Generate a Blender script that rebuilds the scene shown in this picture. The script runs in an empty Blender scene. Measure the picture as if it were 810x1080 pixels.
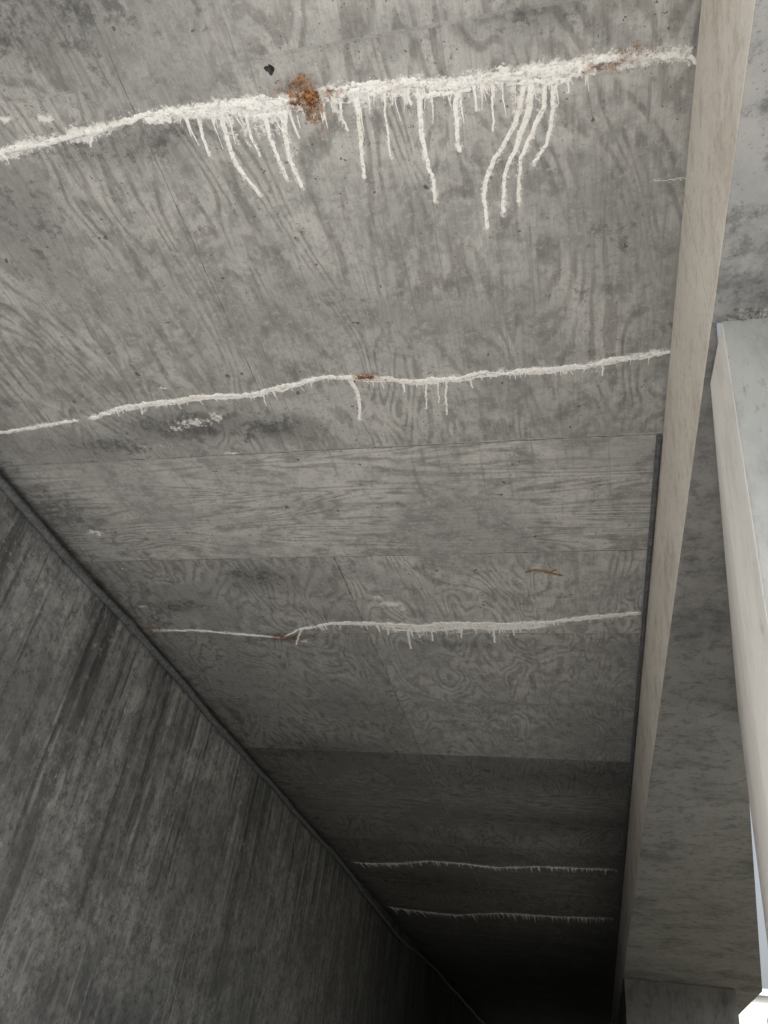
import bpy, math, random
import numpy as np
from mathutils import Matrix, Vector

random.seed(4); rng=np.random.default_rng(7)
EYE=1.55            # eye height above pavement
H=3.5               # soffit height above the eye
ZS=EYE+H
XL=-4.24            # abutment face
XR=0.53             # inner face of edge beam
ZB=EYE+2.57         # underside of edge beam
YN=.35              # near edge of the deck
YF=44.              # far edge of the deck
scene=bpy.context.scene

# ------------------------------------------------------------------ image pixels to soffit plane
R_=(0.9708,0.2073,0.1208); D_=(-0.0343,0.6183,-0.785); F_=(-0.2375,0.7581,0.607)
def S(px,py,z=H):
    """image pixel -> plan position (x,y) on the soffit"""
    u=(px-405)/830.; v=(py-540)/830.
    d=[R_[i]*u+D_[i]*v+F_[i] for i in range(3)]
    k=z/d[2]
    return (d[0]*k,d[1]*k)

# ------------------------------------------------------------------ node helpers
class NT:
    def __init__(s,name):
        s.m=bpy.data.materials.new(name); s.m.use_nodes=True
        s.t=s.m.node_tree; s.t.nodes.clear()
        s.out=s.t.nodes.new('ShaderNodeOutputMaterial')
        s.b=s.t.nodes.new('ShaderNodeBsdfPrincipled')
        s.t.links.new(s.b.outputs[0],s.out.inputs[0])
        s.b.inputs['Specular IOR Level'].default_value=0.2
        s.b.inputs['Roughness'].default_value=0.9
        s.P=s.t.nodes.new('ShaderNodeTexCoord').outputs['Object']
    def set(s,inp,v):
        if isinstance(v,bpy.types.NodeSocket): s.t.links.new(v,inp)
        else:
            if inp.type=='RGBA' and len(v)==3: v=(*v,1)
            inp.default_value=v
    def math(s,op,a,b=0.0,c=None,clamp=False):
        n=s.t.nodes.new('ShaderNodeMath'); n.operation=op; n.use_clamp=clamp
        s.set(n.inputs[0],a); s.set(n.inputs[1],b)
        if c is not None: s.set(n.inputs[2],c)
        return n.outputs[0]
    def vm(s,op,a,b):
        n=s.t.nodes.new('ShaderNodeVectorMath'); n.operation=op
        s.set(n.inputs[0],a); s.set(n.inputs[1],b); return n.outputs[0]
    def mix(s,f,a,b,mode='MIX'):
        n=s.t.nodes.new('ShaderNodeMix'); n.data_type='RGBA'; n.blend_type=mode
        s.set(n.inputs[0],f); s.set(n.inputs[6],a); s.set(n.inputs[7],b); return n.outputs[2]
    def mixv(s,f,a,b):
        n=s.t.nodes.new('ShaderNodeMix'); n.data_type='VECTOR'
        s.set(n.inputs[0],f); s.set(n.inputs[4],a); s.set(n.inputs[5],b); return n.outputs[1]
    def noise(s,vec,scale=1,detail=4,rough=.55,dist=0):
        n=s.t.nodes.new('ShaderNodeTexNoise')
        s.set(n.inputs['Vector'],vec); n.inputs['Scale'].default_value=scale
        n.inputs['Detail'].default_value=detail; n.inputs['Roughness'].default_value=rough
        n.inputs['Distortion'].default_value=dist; return n.outputs[0]
    def step(s,v,lo,hi,a=0.,b=1.):
        n=s.t.nodes.new('ShaderNodeMapRange'); n.interpolation_type='SMOOTHSTEP'
        s.set(n.inputs[0],v)
        for i,x in enumerate((lo,hi,a,b)): s.set(n.inputs[i+1],x)
        return n.outputs[0]
    def attr(s,name):
        n=s.t.nodes.new('ShaderNodeAttribute'); n.attribute_name=name
        q=s.t.nodes.new('ShaderNodeSeparateColor'); s.t.links.new(n.outputs['Color'],q.inputs[0])
        return q.outputs[0],q.outputs[1],q.outputs[2],n.outputs['Alpha']
    def sep(s,v):
        n=s.t.nodes.new('ShaderNodeSeparateXYZ'); s.set(n.inputs[0],v); return n.outputs
    def bump(s,h,strength=.5,dist=.01):
        n=s.t.nodes.new('ShaderNodeBump'); n.inputs['Strength'].default_value=strength
        n.inputs['Distance'].default_value=dist; s.set(n.inputs['Height'],h)
        s.t.links.new(n.outputs[0],s.b.inputs['Normal'])
    def col(s,c): s.set(s.b.inputs['Base Color'],c)

# ------------------------------------------------------------------ materials
def mat_soffit():
    m=NT('formed_concrete_soffit'); P=m.P
    lime,damp_shade,rust,tone=m.attr('mask'); gdir,off,lw,_=m.attr('panel')
    o=m.math('MULTIPLY',off,37.0)
    cmb=m.t.nodes.new('ShaderNodeCombineXYZ'); m.set(cmb.inputs[2],o)
    Po=m.vm('ADD',P,cmb.outputs[0])
    g=m.mixv(gdir,m.vm('MULTIPLY',Po,(1.9,0.62,1)),m.vm('MULTIPLY',Po,(0.42,2.6,1)))
    n1=m.noise(g,1.0,1.5,.5,.9)
    wob=m.noise(m.mixv(gdir,m.vm('MULTIPLY',Po,(15,4,1)),m.vm('MULTIPLY',Po,(4,15,1))),1,3,.65)
    ph=m.math('ADD',m.math('MULTIPLY',n1,88.0),m.math('MULTIPLY',wob,5.0))
    band=m.math('SINE',ph)
    fine=m.noise(m.mixv(gdir,m.vm('MULTIPLY',Po,(70,6,1)),m.vm('MULTIPLY',Po,(4,80,1))),1,3,.7)
    blot=m.noise(P,1.0,5,.68,.5); blot2=m.noise(P,5.5,6,.74,.3)
    gr=m.math('MULTIPLY',m.step(band,-.3,.95),m.step(wob,.30,.54))
    gr=m.math('MULTIPLY',gr,m.step(blot,.38,.54,.2,1))
    c=m.mix(m.step(blot,.34,.66),(.365,.363,.352),(.56,.555,.535))
    c=m.mix(m.step(blot2,.38,.58,.62,0),c,m.mix(1,c,(.56,.565,.57),'MULTIPLY'))
    c=m.mix(m.math('MULTIPLY',gr,.78),c,m.mix(1,c,(.56,.55,.535),'MULTIPLY'))
    c=m.mix(m.step(fine,.38,.68,.0,.34),c,m.mix(1,c,(.55,.55,.55),'MULTIPLY'))
    cl=m.noise(P,24,5,.78)
    c=m.mix(m.step(cl,.52,.70,0,.5),c,(.66,.652,.63))
    c=m.mix(m.step(cl,.47,.33,0,.4),c,(.2,.2,.198))
    bn=m.math('ADD',m.math('MULTIPLY',blot2,.55),m.math('MULTIPLY',cl,.45))
    dm=m.step(m.math('ADD',damp_shade,m.math('MULTIPLY',m.math('SUBTRACT',bn,.5),5.4)),.2,1.05)
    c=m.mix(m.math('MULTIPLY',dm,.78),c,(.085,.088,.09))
    wet=m.step(m.math('ADD',damp_shade,m.math('MULTIPLY',m.math('SUBTRACT',blot,.5),2.6)),.22,.75)
    c=m.mix(m.math('MULTIPLY',wet,.42),c,m.mix(1,c,(.42,.425,.43),'MULTIPLY'))
    sp=m.noise(P,52,2,.6)
    c=m.mix(m.math('MULTIPLY',m.step(sp,.66,.72),m.step(blot,.45,.6)),c,(.12,.118,.11))
    sp2=m.noise(P,16,2,.5)
    c=m.mix(m.step(sp2,.725,.75,0,.8),c,(.1,.095,.085))
    hs=m.noise(m.vm('MULTIPLY',P,(24,1.1,1)),1,5,.7)
    c=m.mix(m.step(hs,.56,.70,0,.5),c,(.19,.188,.185))
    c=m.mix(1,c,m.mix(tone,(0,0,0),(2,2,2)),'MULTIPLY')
    ln=m.noise(P,34,5,.80)
    lm=m.step(m.math('ADD',lime,m.math('MULTIPLY',m.math('SUBTRACT',ln,.5),2.1)),.38,.70)
    c=m.mix(m.math('MULTIPLY',lm,.84),c,(.82,.815,.79))
    rm=m.step(m.math('ADD',rust,m.math('MULTIPLY',m.math('SUBTRACT',cl,.5),2.4)),.22,.95)
    rc=m.mix(m.step(ln,.40,.55),(.36,.165,.06),(.095,.048,.03))
    c=m.mix(m.math('MULTIPLY',rm,.88),c,rc)
    m.col(c)
    m.bump(m.math('ADD',m.math('MULTIPLY',fine,.3),cl),.3,.006)
    return m.m
def mat_wall():
    m=NT('stained_abutment_concrete'); P=m.P
    x,y,z=m.sep(P)
    base=m.noise(P,.9,6,.7,.3); b2=m.noise(P,6,6,.8)
    c=m.mix(m.step(base,.34,.64),(.24,.248,.25),(.46,.465,.46))
    c=m.mix(m.step(b2,.38,.60,.7,0),c,(.15,.155,.16))
    wp=m.vm('ADD',P,m.vm('MULTIPLY',m.vm('SUBTRACT',m.noise(P,2.2,2,.5),(.5,.5,.5)),(0,.05,0)))
    s1=m.noise(m.vm('MULTIPLY',wp,(1,2.2,.16)),1,4,.65)
    s2=m.noise(m.vm('MULTIPLY',wp,(1,8.5,.30)),1,3,.65)
    s3=m.noise(m.vm('MULTIPLY',wp,(1,6.5,.22)),1.15,2.5,.65)
    s4=m.noise(m.vm('MULTIPLY',wp,(1,42,1.3)),1,2,.6)
    brk=m.noise(m.vm('MULTIPLY',P,(1,1,.5)),6.5,6,.82,.3)
    reg=m.noise(m.vm('MULTIPLY',P,(1,1.1,.6)),1,3,.6)
    top=m.step(m.math('ADD',z,m.math('MULTIPLY',m.math('SUBTRACT',s2,.5),5.0)),ZS-2.2,ZS-.1)
    c=m.mix(m.math('MULTIPLY',m.math('MULTIPLY',m.step(s1,.42,.64),m.step(brk,.28,.52,.35,1)),m.math('MULTIPLY_ADD',top,.45,.36)),c,(.06,.064,.068))
    c=m.mix(m.math('MULTIPLY',m.math('MULTIPLY',m.step(s2,.47,.66),m.step(brk,.36,.56)),m.math('MULTIPLY_ADD',top,.78,.06)),c,(.045,.049,.053))
    pl=m.math('MULTIPLY',m.step(s3,.53,.66),m.step(brk,.40,.58))
    c=m.mix(m.math('MULTIPLY',m.math('MULTIPLY',pl,m.step(reg,.40,.60,.15,1)),.80),c,(.56,.555,.54))
    pl2=m.math('MULTIPLY',m.step(s2,.42,.31),m.step(brk,.58,.42))
    c=m.mix(m.math('MULTIPLY',pl2,.42),c,(.46,.455,.44))
    c=m.mix(m.step(s4,.5,.74,0,.26),c,(.08,.083,.086))
    c=m.mix(m.math('MULTIPLY',m.math('MULTIPLY',m.step(s3,.44,.36),m.step(reg,.54,.66)),.25),c,(.25,.17,.11))
    cr=m.noise(P,14,5,.82)
    c=m.mix(m.math('MULTIPLY',m.step(cr,.56,.64),m.step(base,.42,.58,0.15,.85)),c,(.52,.52,.505))
    c=m.mix(m.math('MULTIPLY',m.step(cr,.46,.37),.6),c,(.075,.075,.077))
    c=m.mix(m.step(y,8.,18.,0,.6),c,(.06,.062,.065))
    j=m.math('ABSOLUTE',m.math('SUBTRACT',m.math('FRACT',m.math('DIVIDE',y,2.44)),.5))
    j2=m.math('ABSOLUTE',m.math('SUBTRACT',m.math('FRACT',m.math('DIVIDE',m.math('ADD',z,.3),1.22)),.5))
    jl=m.math('MAXIMUM',m.step(j,.0012,.0025,1,0),m.step(j2,.002,.005,1,0))
    c=m.mix(m.math('MULTIPLY',jl,m.step(b2,.4,.6,.0,.4)),c,(.08,.082,.084))
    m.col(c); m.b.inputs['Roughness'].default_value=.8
    m.bump(m.math('ADD',b2,m.math('MULTIPLY',cr,.6)),.4,.01)
    return m.m
def mat_conc(name,c1,c2,dark=(.1,.1,.1),darkamt=.5,stretch=(1,1,1),seed=0,rust=0,blotch=1.):
    m=NT(name); P=m.vm('ADD',m.P,(seed,seed*2,seed*3))
    Q=m.vm('MULTIPLY',P,stretch)
    big=m.noise(Q,1.6,6,.72,.2)
    c=m.mix(m.step(big,.3,.68),c2,c1)
    n2=m.noise(Q,8,6,.78,.1)
    c=m.mix(m.step(n2,.48,.66,0,darkamt),c,dark)
    n3=m.noise(Q,34,4,.78)
    c=m.mix(m.step(n3,.54,.70,0,.5),c,c2)
    c=m.mix(m.step(n3,.42,.30,0,.7),c,dark)
    c=m.mix(m.math('MULTIPLY',m.step(big,.50,.66,0,darkamt*blotch),m.step(n2,.38,.55,.4,1)),c,dark)
    if rust: c=m.mix(m.step(n2,.46,.34,0,rust),c,(.5,.38,.28))
    m.col(c)
    m.bump(m.math('ADD',n2,m.math('MULTIPLY',n3,.6)),.45,.008)
    return m.m
def mat_lime():
    m=NT('efflorescence'); P=m.P
    r,g,b,_=m.attr('mask')
    n=m.noise(P,42,5,.8)
    c=m.mix(m.step(n,.30,.52),(.60,.59,.57),(.92,.915,.90))
    c=m.mix(m.step(m.noise(P,7,4,.65),.48,.68,0,.45),c,(.74,.68,.58))
    c=m.mix(m.step(m.noise(P,60,2,.6),.58,.68,0,.65),c,(.40,.385,.36))
    rm=m.step(m.math('ADD',b,m.math('MULTIPLY',m.math('SUBTRACT',m.noise(P,22,5,.78),.5),2.4)),.24,1.0)
    rc=m.mix(m.step(n,.40,.54),(.42,.20,.07),(.10,.05,.03))
    c=m.mix(rm,c,rc); m.col(c)
    m.bump(n,.6,.006)
    return m.m
def mat_plain(name,c,c2,rough=.6,scale=20):
    m=NT(name); n=m.noise(m.P,scale,4,.7)
    m.col(m.mix(m.step(n,.35,.65),c,c2)); m.b.inputs['Roughness'].default_value=rough
    m.bump(n,.4,.005); return m.m

M_sof=mat_soffit(); M_wall=mat_wall(); M_lime=mat_lime()
M_beige_lit=mat_conc('tan_beam_face_lit',(.82,.76,.68),(.89,.85,.79),(.44,.38,.32),.42,(1,.9,1),3,.26)  # tan concrete, brightened so its colour carries the warm sun bounce
M_beam=mat_conc('beam_concrete',(.21,.208,.202),(.29,.287,.278),(.08,.081,.082),.6,(1,1,1),5,0,.8)
M_speck=mat_conc('speckled_beam_concrete',(.25,.255,.252),(.34,.34,.335),(.08,.08,.08),.65,(1,1,1),9)
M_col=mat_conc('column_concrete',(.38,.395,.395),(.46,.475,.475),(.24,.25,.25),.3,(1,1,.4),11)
M_cream_lit=mat_conc('cream_column_face_lit',(.88,.86,.82),(.9,.89,.865),(.62,.58,.52),.25,(1,1,.3),13)  # near-white flank: bounced sunlight put into the concrete colour
M_pier=mat_conc('pier_concrete',(.16,.16,.155),(.22,.22,.215),(.07,.07,.07),.5,(1,1,.4),17)
M_deck=mat_conc('deck_concrete',(.3,.3,.29),(.38,.37,.35),(.15,.15,.15),.4,(1,1,1),19)
M_seam=mat_plain('form_joint',(.13,.13,.128),(.30,.298,.29),.9,14)
M_pipe=mat_plain('weathered_grey_conduit',(.085,.092,.10),(.17,.178,.185),.55,25)
M_twig=mat_plain('brown_debris',(.2,.13,.07),(.36,.25,.15),.9,60)
M_void=mat_plain('dark_blot',(.02,.02,.02),(.07,.065,.06),.9,60)

# ------------------------------------------------------------------ mesh helpers
def link(ob,parent=None):
    scene.collection.objects.link(ob)
    if parent: ob.parent=parent
    return ob
def mesh_np(name,V,Fq,mats,attrs=None,smooth=True,parent=None,midx=None):
    me=bpy.data.meshes.new(name); V=np.asarray(V,dtype=np.float32); Fq=np.asarray(Fq,dtype=np.int32)
    me.vertices.add(len(V)); me.vertices.foreach_set('co',V.ravel())
    n=len(Fq); me.loops.add(n*4); me.loops.foreach_set('vertex_index',Fq.ravel())
    me.polygons.add(n); me.polygons.foreach_set('loop_start',np.arange(n,dtype=np.int32)*4)
    me.polygons.foreach_set('loop_total',np.full(n,4,dtype=np.int32))
    me.polygons.foreach_set('use_smooth',np.full(n,smooth))
    for mm in mats: me.materials.append(mm)
    me.update(calc_edges=True)
    for k,a in (attrs or {}).items():
        at=me.color_attributes.new(k,'FLOAT_COLOR','POINT')
        at.data.foreach_set('color',np.asarray(a,dtype=np.float32).ravel())
    me.validate()
    return link(bpy.data.objects.new(name,me),parent)
def poly_prism(name,pts,z0,z1,mats,side=None,parent=None,bottom=0,bev=0):
    n=len(pts); V=[(x,y,z0) for x,y in pts]+[(x,y,z1) for x,y in pts]
    F=[list(range(n))[::-1],[i+n for i in range(n)]]+[[i,(i+1)%n,(i+1)%n+n,i+n] for i in range(n)]
    me=bpy.data.meshes.new(name); me.from_pydata(V,[],F)
    for mm in mats: me.materials.append(mm)
    me.polygons[0].material_index=bottom
    for i in range(n): me.polygons[2+i].material_index=(side or {}).get(i,0)
    me.update()
    import bmesh
    bm=bmesh.new(); bm.from_mesh(me); bmesh.ops.recalc_face_normals(bm,faces=bm.faces); bm.to_mesh(me); bm.free()
    ob=link(bpy.data.objects.new(name,me),parent)
    if bev:
        b=ob.modifiers.new('b','BEVEL'); b.width=bev; b.segments=2; b.limit_method='ANGLE'
    return ob
def fbm(t,seed,octs=4,rough=.55):
    t=np.asarray(t,dtype=float); r=np.random.default_rng(seed).random(4096); o=np.zeros_like(t); a=1; s=0
    for k in range(octs):
        tt=t*2**k+k*17.3; i=np.floor(tt).astype(int); f=tt-i; f=f*f*(3-2*f)
        o+=a*(r[i%4096]*(1-f)+r[(i+1)%4096]*f); s+=a; a*=rough
    return o/s-.5
def resample(P,step):
    P=np.array(P,float); d=np.r_[0,np.cumsum(np.hypot(*np.diff(P,axis=0).T))]
    n=max(3,int(d[-1]/step)); t=np.linspace(0,d[-1],n)
    return np.c_[np.interp(t,d,P[:,0]),np.interp(t,d,P[:,1])],t
def smooth(P,k):
    if k<=1 or len(P)<k*2: return P
    ker=np.ones(k)/k; Q=P.copy()
    for a in range(2):
        pad=np.r_[np.full(k//2,P[0,a]),P[:,a],np.full(k-1-k//2,P[-1,a])]
        Q[:,a]=np.convolve(pad,ker,'valid')
    return Q
class Buf:
    def __init__(s): s.V=[];s.F=[];s.n=0
    def ribbon(s,P,hw,hh,nc=7,step=.005,seed=0,jit=0.,rag=.0,lump=.0,taper0=1,taper1=1,bead=0,rf=22,gap=0,oc=6,widths=None,jf=9):
        Q,t=resample(P,step); Q=smooth(Q,int(.03/step)|1 if len(Q)>20 else 1)
        T=np.gradient(Q,axis=0); T/=np.linalg.norm(T,axis=1)[:,None]+1e-9; N=np.c_[-T[:,1],T[:,0]]
        Q=Q+N*(fbm(t*jf,seed,6,.62)*jit)[:,None]
        L=t[-1]
        w0=hw*np.interp(t/L,[0,1],[taper0,taper1])
        if widths: w0=w0*np.interp(Q[:,0],widths[0],widths[1])
        rr=.8 if oc>4 else .55
        wl=w0*(1+rag*2.6*fbm(t*rf,seed+1,oc,rr)); wr=w0*(1+rag*2.6*fbm(t*rf,seed+2,oc,rr))
        if gap:
            gm=np.clip((fbm(t*5,seed+7,5,.7)+gap)/.06,0.02,1); wl*=gm; wr*=gm
        endf=np.clip((L-t)/(hw*1.2),0,1)**.5; stf=np.clip(t/(hw*1.2),0,1)**.5
        wl=np.maximum(wl,.0005)*endf*stf+1e-4; wr=np.maximum(wr,.0005)*endf*stf+1e-4
        if bead:
            bb=1+bead*np.exp(-((L-t-hw*1.5)/(hw*1.6))**2); wl*=bb; wr*=bb
        m=len(Q); c=np.linspace(-1,1,nc)
        off=np.where(c[None,:]<0,wl[:,None]*c,wr[:,None]*c)
        prof=np.sqrt(np.clip(1-c**2,0,1))
        hgt=hh*prof[None,:]*(.75+1.3*fbm(t*14,seed+3,4)[:,None])*(endf*stf)[:,None]
        hgt=hgt*(1+lump*(rng.random((m,nc))-.5)*2)
        hgt=np.maximum(hgt,0)+.0012
        hgt[:,0]=-.003; hgt[:,-1]=-.003
        X=Q[:,0:1]+N[:,0:1]*off; Y=Q[:,1:2]+N[:,1:2]*off; Z=ZS-hgt
        s.V.append(np.stack([X,Y,Z],-1).reshape(-1,3))
        i=np.arange(m-1)[:,None]*nc+np.arange(nc-1)[None,:]+s.n
        s.F.append(np.stack([i,i+nc,i+nc+1,i+1],-1).reshape(-1,4)); s.n+=m*nc
    def data(s): return np.concatenate(s.V),np.concatenate(s.F)

# ------------------------------------------------------------------ traced features
def T(*pts): return [S(*p) for p in pts]
X=lambda px,py:S(px,py)[0]
c1=T((-60,180),(0,165),(30,152),(70,145),(110,135),(150,122),(190,120),(240,112),(290,108),(330,101),(380,93),(430,88),(480,88),(520,80),(560,75),(600,72),(640,65),(690,58),(728,58),(738,66))
c2a=T((-40,462),(0,457),(45,449),(82,443)); c2=T((95,441),(130,430),(170,424),(220,418),(265,416),(300,408),(345,396),(380,398),(430,402),(480,398),(530,392),(580,390),(620,385),(660,377),(708,369))
c3=T((162,665),(210,665),(260,669),(300,673),(315,664),(350,657),(400,657),(440,660),(480,657),(530,658),(580,655),(630,650),(675,646))
c4=T((376,910),(420,911),(450,908),(490,911),(520,915),(570,914),(643,917))
c5=T((412,957),(450,962),(480,965),(530,963),(590,967),(640,968))
c1r=T((738,66),(741,90),(739,130),(734,185))
hook=T((688,190),(705,191),(718,189),(729,191))
drips1=[(T((210,122),(214,145),(223,166)),.008),(T((233,120),(240,150),(250,175),(262,192),(277,208)),.011),
 (T((260,118),(266,145),(276,166)),.006),(T((279,118),(286,145),(293,168),(303,190)),.011),(T((298,115),(303,150),(308,175),(319,199)),.012),
 (T((357,100),(361,125),(367,140)),.006),(T((374,98),(379,130),(381,160),(384,190)),.010),(T((404,92),(408,130),(412,166)),.006),
 (T((441,92),(444,130),(448,165),(457,190),(460,215)),.011),(T((480,90),(482,130),(484,162)),.011),(T((500,88),(503,118)),.006),(T((519,85),(520,120),(519,140)),.006),
 (T((554,80),(549,115),(535,145),(517,178),(510,205),(514,242)),.012),(T((562,80),(556,125),(545,155),(533,182),(530,226)),.012),
 (T((574,78),(572,115),(560,145),(549,172),(547,215)),.011),(T((586,76),(585,115),(577,150),(563,173)),.010),(T((600,75),(599,100)),.005),(T((430,92),(433,112)),.006),(T((340,102),(344,128)),.005),(T((98,140),(95,156)),.005)]
drips2=[(T((368,400),(377,415),(380,443)),.012),(T((450,402),(449,432)),.005),(T((470,400),(471,438)),.006),(T((462,401),(463,425)),.004),(T((276,414),(281,428)),.005),
 (T((425,402),(426,414)),.005),(T((497,397),(498,410)),.005),(T((635,383),(634,397)),.005),(T((150,428),(151,437)),.005)]
drips3=[(T((430,660),(433,684)),.012),(T((455,660),(456,676)),.010),(T((520,660),(522,678)),.010),(T((318,664),(312,680)),.009),(T((486,660),(487,673)),.008),(T((540,658),(542,670)),.008),(T((408,658),(410,670)),.008)]

bridge=bpy.data.objects.new('concrete_bridge',None); link(bridge)

# ------------------------------------------------------------------ soffit sheet
xs=np.arange(XL,XR+.0149,.015); xs[-1]=XR
ys=np.r_[np.arange(YN,.9,.06),np.arange(.9,6.7,.015),np.arange(6.7,10,.03),np.arange(10,19,.05),np.arange(19,YF+.01,.4)]
GX,GY=np.meshgrid(xs,ys); gx=GX.ravel(); gy=GY.ravel()
def dist(path):
    P=np.array(path); best=np.full(gx.shape,9.)
    lo=P.min(0)-.5; hi=P.max(0)+.5
    sel=np.where((gx>lo[0])&(gx<hi[0])&(gy>lo[1])&(gy<hi[1]))[0]
    if len(sel)==0: return best
    x=gx[sel]; y=gy[sel]; b=np.full(x.shape,9.)
    for a,c in zip(P[:-1],P[1:]):
        d=c-a; L=d@d+1e-12; t=np.clip(((x-a[0])*d[0]+(y-a[1])*d[1])/L,0,1)
        b=np.minimum(b,np.hypot(x-a[0]-t*d[0],y-a[1]-t*d[1]))
    best[sel]=b; return best
lime=np.zeros_like(gx)
for p,w,a in ((c1,.048,.72),(c2,.034,.60),(c2a,.03,.6),(c3,.045,.60),(c4,.12,.48),(c5,.13,.50),(c1r,.02,.5),(hook,.016,.45)):
    lime=np.maximum(lime,a*np.exp(-(dist(p)/w)**2)*(1+1.1*fbm(gx*5,int(w*999),4)))
def below(path,depth,amp,x0,x1,seed):
    P=np.array(path); cy=np.interp(gx,P[:,0],P[:,1]); d=gy-cy
    dep=depth*(.3+3.2*np.abs(fbm(gx*12,seed,4)))
    k=np.clip((gx-x0)/.15,0,1)*np.clip((x1-gx)/.15,0,1)
    return amp*np.exp(-np.clip(d,0,9)/dep)*(d>0)*k*(1+1.8*fbm(gx*40,seed+5,3))
lime=np.maximum(lime,below(c1,.17,.78,S(195,120)[0],S(620,75)[0],3))
lime=np.maximum(lime,below(c1,.05,.5,S(0,165)[0],S(700,60)[0],13))
lime=np.maximum(lime,below(c2,.06,.60,S(100,440)[0],S(690,375)[0],4))
lime=np.maximum(lime,below(c3,.18,.92,S(395,657)[0],S(580,657)[0],5))
lime=np.maximum(lime,below(c3,.08,.66,S(320,657)[0],S(675,648)[0],9))
lime=np.maximum(lime,below(c5,.50,.66,S(412,960)[0],XR,6)); lime=np.maximum(lime,below(c4,.30,.60,S(376,910)[0],XR,7))
for p,w in drips1+drips2+drips3: lime=np.maximum(lime,.58*np.exp(-(dist(p)/(w*2.0))**2))
def blob(arr,px,py,rx,ry,a,ang=0):
    cx,cy=S(px,py); dx=gx-cx; dy=gy-cy; ca,sa=math.cos(ang),math.sin(ang)
    u=(dx*ca+dy*sa)/rx; v=(-dx*sa+dy*ca)/ry
    return np.maximum(arr,a*np.exp(-(u*u+v*v)))
for b in ((5,126,.05,.022,.9),(48,126,.06,.03,.85),(205,446,.22,.07,.58),(228,440,.07,.06,.64),(185,452,.08,.04,.56),(172,409,.05,.014,.8),(100,562,.12,.06,.62),(412,637,.12,.06,.80),(398,630,.08,.04,.6),(425,642,.06,.05,.6),(245,478,.10,.025,.6),(320,676,.10,.05,.72),(150,640,.10,.03,.6),(130,600,.1,.03,.5),(170,470,.25,.03,.42),(480,668,.3,.05,.55)):
    lime=blob(lime,*b)
rust=np.zeros_like(gx)
for b in ((326,104,.070,.10,1.1),(314,90,.13,.06,.8),(335,122,.07,.09,.75),(355,98,.08,.03,.5),(640,68,.13,.05,.75),(668,57,.10,.04,.75),(615,72,.07,.03,.55),(386,397,.10,.035,.85),(410,400,.1,.025,.5),(299,672,.14,.06,.85),(315,676,.10,.06,.7),(28,106,.05,.02,.38),(90,632,.08,.09,.6),(160,662,.14,.035,.75),(200,666,.14,.025,.5),(470,100,.02,.02,.4)):
    rust=blob(rust,*b)
damp_shade=np.zeros_like(gx)  # damp stains, plus broad far patches that paint in the light falloff
for b in ((200,450,.62,.17,.80),(285,452,.35,.14,.66),(45,545,.55,.42,.85),(110,470,.45,.14,.65),(270,610,.45,.25,.6),(180,640,.5,.2,.65),(449,197,.010,.010,2.4),(560,628,.5,.05,.35),
          (140,150,.5,.14,.55),(55,15,.6,.3,.6),(560,15,.3,.12,.5),(350,650,.25,.1,.4),(330,790,1.3,.5,.6),(300,672,.32,.09,.8),(620,870,2.5,.5,.55),(450,930,2.,1.2,.55),(480,680,.8,.12,.45),(20,230,.4,.35,.45),(600,820,2,.6,.5),(240,745,.5,.9,.55),(400,30,.5,.1,.35),(650,230,.2,.3,.35),(330,330,.3,.2,.3)):
    damp_shade=blob(damp_shade,*b)
damp_shade=np.maximum(damp_shade,.9*np.exp(-(gx-XL)/.28)*(gy>2.8)); damp_shade=np.maximum(damp_shade,.65*np.exp(-(gx-XL)/.85)*(gy>4.2))
damp_shade=np.maximum(damp_shade,.45*np.exp(-(XR-gx)/.04))
# formwork sheets
xseam=-1.9; yseams=[-.6,1.24,3.68,4.92,6.14,7.58,9.02,10.2,11.45,12.7,14.,15.2,17.2,19.6,22,24.5,27,30,33,36,40,46]
iy=np.clip(np.searchsorted(yseams,gy,'right')-1,0,len(yseams)-1); ix=(gx>xseam).astype(int)
ix=np.where(iy==2,0,ix)
pr=np.random.default_rng(12).random((40,2))
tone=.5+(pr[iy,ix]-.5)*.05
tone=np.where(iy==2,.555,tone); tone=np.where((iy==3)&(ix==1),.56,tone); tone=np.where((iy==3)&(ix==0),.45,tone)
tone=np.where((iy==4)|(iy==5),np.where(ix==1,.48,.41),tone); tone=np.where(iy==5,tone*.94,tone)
tone=np.where((iy>=6),tone*.56,tone); tone=np.where((iy>=9),tone*.86,tone)  # far sheets darkened in steps: light falloff put into their tone
gd=np.where((iy==2)|(iy==7)|(iy==10),1.,0.)
mask=np.stack([lime,damp_shade,rust,tone],-1)
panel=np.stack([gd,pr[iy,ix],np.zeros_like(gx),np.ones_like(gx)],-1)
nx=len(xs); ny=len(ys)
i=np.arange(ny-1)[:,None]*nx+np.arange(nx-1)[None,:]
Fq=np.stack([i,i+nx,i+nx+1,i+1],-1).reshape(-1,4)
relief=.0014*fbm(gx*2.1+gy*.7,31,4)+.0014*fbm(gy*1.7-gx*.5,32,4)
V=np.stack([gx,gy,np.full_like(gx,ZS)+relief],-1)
mesh_np('soffit',V,Fq,[M_sof],{'mask':mask,'panel':panel},True,bridge)

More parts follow.
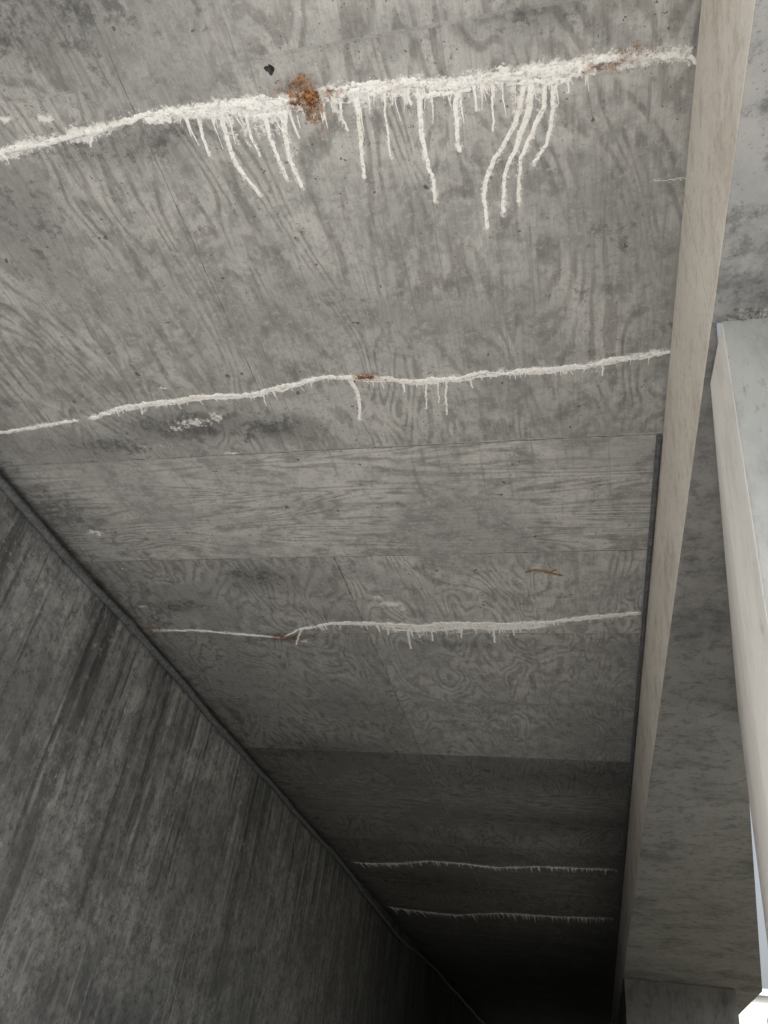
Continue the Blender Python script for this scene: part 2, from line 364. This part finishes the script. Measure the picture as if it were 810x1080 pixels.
# form-joint fins
b=Buf()
for k,yy in enumerate(yseams[1:16]):
    hw=.0046 if k in(1,2) else .0028
    if k in (0,): continue
    b.ribbon([(XL+.01,yy-.02*(k==1)),(xseam,yy),(XR-.01,yy+.02*(k==1))],hw,.0025,5,.01,50+k,.014,.9,gap=.16)
b.ribbon([(xseam,YN),(xseam-.01,1.2),(xseam,3.66)],.0020,.002,5,.01,71,.012,1.,gap=.04)
b.ribbon([(xseam,4.93),(xseam+.01,7),(xseam,10.2)],.0080,.003,5,.01,72,.014,.8,gap=.2)
b.ribbon([(xseam,10.2),(xseam,15.2)],.006,.003,5,.02,74,.012,.7)
b.ribbon([S(75,5),S(95,50),S(117,92)],.0022,.002,5,.01,73,.01,.9)
V,F=b.data(); mesh_np('form_joints',V,F,[M_seam],None,True,bridge)
b=Buf(); b.ribbon(T((278,72),(284,74),(290,73)),.019,.006,9,.003,900,.01,.7,.5); b.ribbon(T((285,68),(286,80)),.009,.004,7,.003,901,.01,.8,.5)  # raised dark blot standing for a small bolt hole
V,F=b.data(); mesh_np('dark_blot',V,F,[M_void])

# ------------------------------------------------------------------ efflorescence
def vmask(V):
    m=np.zeros((len(V),4)); m[:,3]=1
    for (px,py,rx,ry,a) in ((324,104,.10,.11,1.1),(345,100,.09,.05,.7),(640,68,.15,.03,.7),(668,57,.10,.03,.65),(610,74,.07,.03,.5),(386,397,.12,.03,.85),(299,672,.15,.04,.9),(164,664,.2,.03,.75)):
        cx,cy=S(px,py); m[:,2]=np.maximum(m[:,2],a*np.exp(-(((V[:,0]-cx)/rx)**2+((V[:,1]-cy)/ry)**2)))
    return m
def crack(paths,drips,seed,teeth=(),gap=0,gap0=0,widths=None):
    b=Buf()
    for k,(p,hw,hh,rag) in enumerate(paths):
        b.ribbon(p,hw,hh,13,.004,seed+k*10,.05,rag,.35,gap=gap if k else gap0,widths=widths if k==0 else None,jf=7)
    for p,w in drips:
        b.ribbon(p,w*.92,.0035,9,.004,random.randrange(9999),.03,.34,.05,1.3,.85,bead=.35,rf=9,oc=4)
    for (p,x0,x1,n,lmin,lmax,wd) in teeth:
        P=np.array(p)
        for _ in range(n):
            x=random.uniform(x0,x1); y=np.interp(x,P[:,0],P[:,1])
            l=lmin+(lmax-lmin)*random.random()**2.2
            b.ribbon([(x,y),(x+random.uniform(-.008,.008),y+l*.5),(x+random.uniform(-.014,.014),y+l)],wd*random.uniform(.5,1.2),.003,5,.004,random.randrange(9999),.01,.4,.1,2.0,.45)
    V,F=b.data()
    mesh_np('efflorescence_crack',V,F,[M_lime],{'mask':vmask(V)})
off=lambda p,d:[(x,y+d) for x,y in p]
w1=([X(0,165),X(60,150),X(150,122),X(200,120),X(300,108),X(400,92),X(520,80),X(600,72),X(650,64),X(730,58)],[.8,.62,.65,.9,1.15,.75,1.1,1.2,.75,.42])
crack([(c1,.020,.010,.85),(c1r,.004,.004,.8),(hook,.0045,.004,.7),(off(c1[5:17],.020),.018,.007,1.),(off(c1[6:16],-.014),.012,.006,1.),(off(c1[7:16],.045),.012,.004,1.)],drips1,100,
      [(c1,X(190,120),X(620,72),95,.04,.20,.0045),(c1,X(0,165),X(190,120),8,.03,.07,.004)],gap=.03,widths=w1)
crack([(c2a,.012,.008,.8),(c2,.0160,.009,.85),(off(c2[1:],.016),.010,.005,1.)],drips2,200,[(c2,X(100,440),X(700,372),80,.03,.09,.0035)],gap=.15)
crack([(c3[:5],.010,.007,.9),(c3[4:],.0185,.009,.85),(off(c3[6:11],.035),.028,.006,1.),(off(c3[6:11],.09),.022,.005,1.),(off(c3[5:],.018),.015,.006,1.)],drips3,300,[(c3,X(390,660),X(580,656),80,.06,.22,.0075),(c3,X(320,660),X(675,648),55,.04,.12,.006)],gap=.12)
crack([(c4,.008,.005,1.)],[],400,[(c4,X(380,910),X(640,917),80,.08,.34,.0075)],gap0=-.01)
crack([(c5,.009,.005,1.)],[],500,[(c5,X(415,960),X(638,968),85,.15,.70,.0085)],gap0=.0)

# ------------------------------------------------------------------ deck body, edge beam, column, pier
SK=lambda y:.658+.158*(y-2.99)
poly_prism('deck_slab',[(XL-.6,YN),(XR,YN),(XR,YF),(XL-.6,YF)],ZS+.012,ZS+.75,[M_deck],parent=bridge)
poly_prism('edge_beam',[(XR,2.12),(SK(2.12)+.03,2.12),(SK(17.),17.),(SK(17.)+.0,YF),(XR,YF)],ZB,ZS+.9,[M_beam,M_beige_lit,M_deck],{4:1,1:2},bridge,0,.006)
poly_prism('beam_end_block',[(XR,YN),(1.75,YN),(1.75,2.117),(XR,2.117)],ZB-.004,ZS+.9,[M_speck,M_beige_lit,M_deck],{3:1},bridge,0,.006)
def column():
    y0=2.10; yb=5.6
    t=[(.566,y0),(1.7,y0),(1.9,yb),(SK(yb)-.012,yb),(SK(2.42)-.012,2.42)]
    kk=(ZB-.006)/1.45*.9
    dx=[-.065,0,0,-.05,-.06]
    zt=ZB-.006; n=5
    V=[(x,y,zt) for x,y in t]+[(t[i][0]+dx[i]*kk,t[i][1],0.0) for i in range(n)]
    F=[[0,1,2,3,4],[9,8,7,6,5]]+[[i,i+n,(i+1)%n+n,(i+1)%n] for i in range(n)]
    me=bpy.data.meshes.new('column'); me.from_pydata(V,[],F)
    me.materials.append(M_col); me.materials.append(M_cream_lit)
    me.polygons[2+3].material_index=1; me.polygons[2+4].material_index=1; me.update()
    ob=link(bpy.data.objects.new('column',me),bridge)
    bb=ob.modifiers.new('b','BEVEL'); bb.width=.008; bb.segments=2
column()
b=Buf(); b.ribbon([(.57,2.10),(.8,2.108),(1.3,2.10)],.020,.014,9,.004,600,.05,.9,.6)
b.ribbon([(.60,2.06),(.75,2.075),(1.0,2.06)],.008,.006,9,.004,610,.05,.9,.6)
V,F=b.data(); V[:,2]+=ZB-.006-ZS
M_mort=mat_plain('crumbled_mortar',(.09,.09,.088),(.32,.32,.31),.95,60)
mesh_np('mortar_joint',V,F,[M_mort],None,True,bridge)
poly_prism('pier_wall',[(XR+.02,17.0),(2.43,17.0),(2.43,YF),(XR+.02,YF)],0,ZB-.003,[M_pier],parent=bridge,bev=.01)
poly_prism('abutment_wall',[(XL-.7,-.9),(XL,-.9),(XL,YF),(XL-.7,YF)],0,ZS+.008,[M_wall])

def tube(name,pts,r,mat,seg=14,parent=None):
    cu=bpy.data.curves.new(name,'CURVE'); cu.dimensions='3D'; cu.bevel_depth=r; cu.bevel_resolution=5
    sp=cu.splines.new('POLY'); sp.points.add(len(pts)-1)
    for i,p in enumerate(pts): sp.points[i].co=(*p,1)
    cu.materials.append(mat); cu.use_fill_caps=True
    return link(bpy.data.objects.new(name,cu),parent)
tube('corner_conduit_shadow',[(XR-.024,3.70,ZS-.018),(XR-.024,16.9,ZS-.018)],.017,M_pipe)  # dark tube; its far run stands in for the edge shadow line
pp=[]
def pz(y):
    dz=.055+.012*math.sin(y*1.7)+.006*math.sin(y*4.1)
    if 14<y<24: dz+=.16*math.sin((y-14)/10*math.pi)**2
    return ZS-dz-.02
for y in np.arange(-.4,43.6,.2): pp.append((XL+.052+.008*math.sin(y*1.1),y,pz(y)))
pipe=bpy.data.objects.new('drain_pipe',None); link(pipe)
tube('pipe_run',pp,.036,M_pipe,parent=pipe)
for y in np.arange(1,40,2.44):
    x=XL+.052+.008*math.sin(y*1.1)
    tube('pipe_coupling',[(x,y-.05,pz(y)),(x,y+.05,pz(y))],.046,M_pipe,parent=pipe)
b=Buf(); b.ribbon(T((553,603),(565,601),(580,604),(594,607)),.015,.010,7,.004,800,.02,.8,.5)
b.ribbon(T((578,604),(588,600)),.008,.006,5,.004,801,.01,.6,.5)
V,F=b.data(); mesh_np('brown_twig_mark',V,F,[M_twig])  # small raised brown mark, twig-like

# ------------------------------------------------------------------ ground & surroundings
def sheet(name,x0,x1,y0,y1,z,mat):
    me=bpy.data.meshes.new(name); me.from_pydata([(x0,y0,z),(x1,y0,z),(x1,y1,z),(x0,y1,z)],[],[[0,1,2,3]])
    me.materials.append(mat); return link(bpy.data.objects.new(name,me))
M_ground=mat_plain('rough_ground',(.10,.10,.075),(.17,.16,.13),.9,2)
M_pave=mat_plain('pavement_concrete',(.61,.60,.58),(.69,.68,.655),.9,3)
M_dark_ground=mat_plain('dark_ground',(.08,.08,.08),(.12,.12,.118),.9,6)
sheet('ground',-600,600,-600,600,-.004,M_ground)
sheet('pavement',XL+.005,6,-25,6.5,0,M_pave)
sheet('added_dark_ground',XL+.005,XR+.5,6.502,YF,0,M_dark_ground)  # unseen dark ground, added to weaken bounce onto the far soffit
bd=bpy.data.objects.new('white_building',None); link(bd)
M_bw=mat_plain('white_render',(.74,.75,.76),(.8,.81,.82),.8,3)
M_gl=mat_plain('blue_glass',(.12,.2,.26),(.16,.25,.3),.2,3)
poly_prism('walls',[(6.5,52),(34,52),(34,64),(6.5,64)],0,9.2,[M_bw],parent=bd)
poly_prism('roof',[(6.2,51.7),(34.3,51.7),(34.3,64.3),(6.2,64.3)],9.203,9.5,[M_bw],parent=bd)
for fz in (1.,4.,7.):
    for k in range(9):
        x=8.8+k*2.8
        poly_prism('window',[(x,51.94),(x+1.4,51.94),(x+1.4,51.99),(x,51.99)],fz,fz+1.2,[M_gl],parent=bd)
        poly_prism('sill',[(x-.1,51.85),(x+1.5,51.85),(x+1.5,51.99),(x-.1,51.99)],fz-.12,fz-.01,[M_bw],parent=bd)

# ------------------------------------------------------------------ light
w=bpy.data.worlds.new('World'); scene.world=w; w.use_nodes=True
nt=w.node_tree; sky=nt.nodes.new('ShaderNodeTexSky'); sky.sky_type='NISHITA'; sky.sun_disc=False
el=math.radians(47); az=math.radians(160)
sky.sun_elevation=el; sky.sun_rotation=az; sky.dust_density=8.0; sky.air_density=1.0
hs=nt.nodes.new('ShaderNodeHueSaturation'); hs.inputs['Saturation'].default_value=.30; hs.inputs['Value'].default_value=1.3
bg=nt.nodes['Background']; nt.links.new(sky.outputs[0],hs.inputs['Color']); nt.links.new(hs.outputs[0],bg.inputs[0]); bg.inputs[1].default_value=.15
sd=bpy.data.lights.new('sun','SUN'); sd.energy=5; sd.angle=math.radians(.5); sd.color=(1,.97,.935)
so=link(bpy.data.objects.new('sun',sd))
to_sun=Vector((math.sin(az)*math.cos(el),math.cos(az)*math.cos(el),math.sin(el)))
so.rotation_euler=(-to_sun).to_track_quat('-Z','Y').to_euler(); so.location=(5,-20,20)

# ------------------------------------------------------------------ camera
cd=bpy.data.cameras.new('camera'); cam=link(bpy.data.objects.new('camera',cd))
cd.sensor_fit='VERTICAL'; cd.sensor_height=36; cd.lens=36*830/1080; cd.clip_end=2000; cd.clip_start=.05
r=Vector(R_).normalized(); back=(-Vector(F_)).normalized(); up=back.cross(r).normalized(); back=r.cross(up)
M=Matrix((r,up,back)).transposed().to_4x4(); M.translation=(0,0,EYE); cam.matrix_world=M
scene.camera=cam
scene.view_settings.view_transform='Standard'; scene.view_settings.look='None'; scene.view_settings.exposure=0
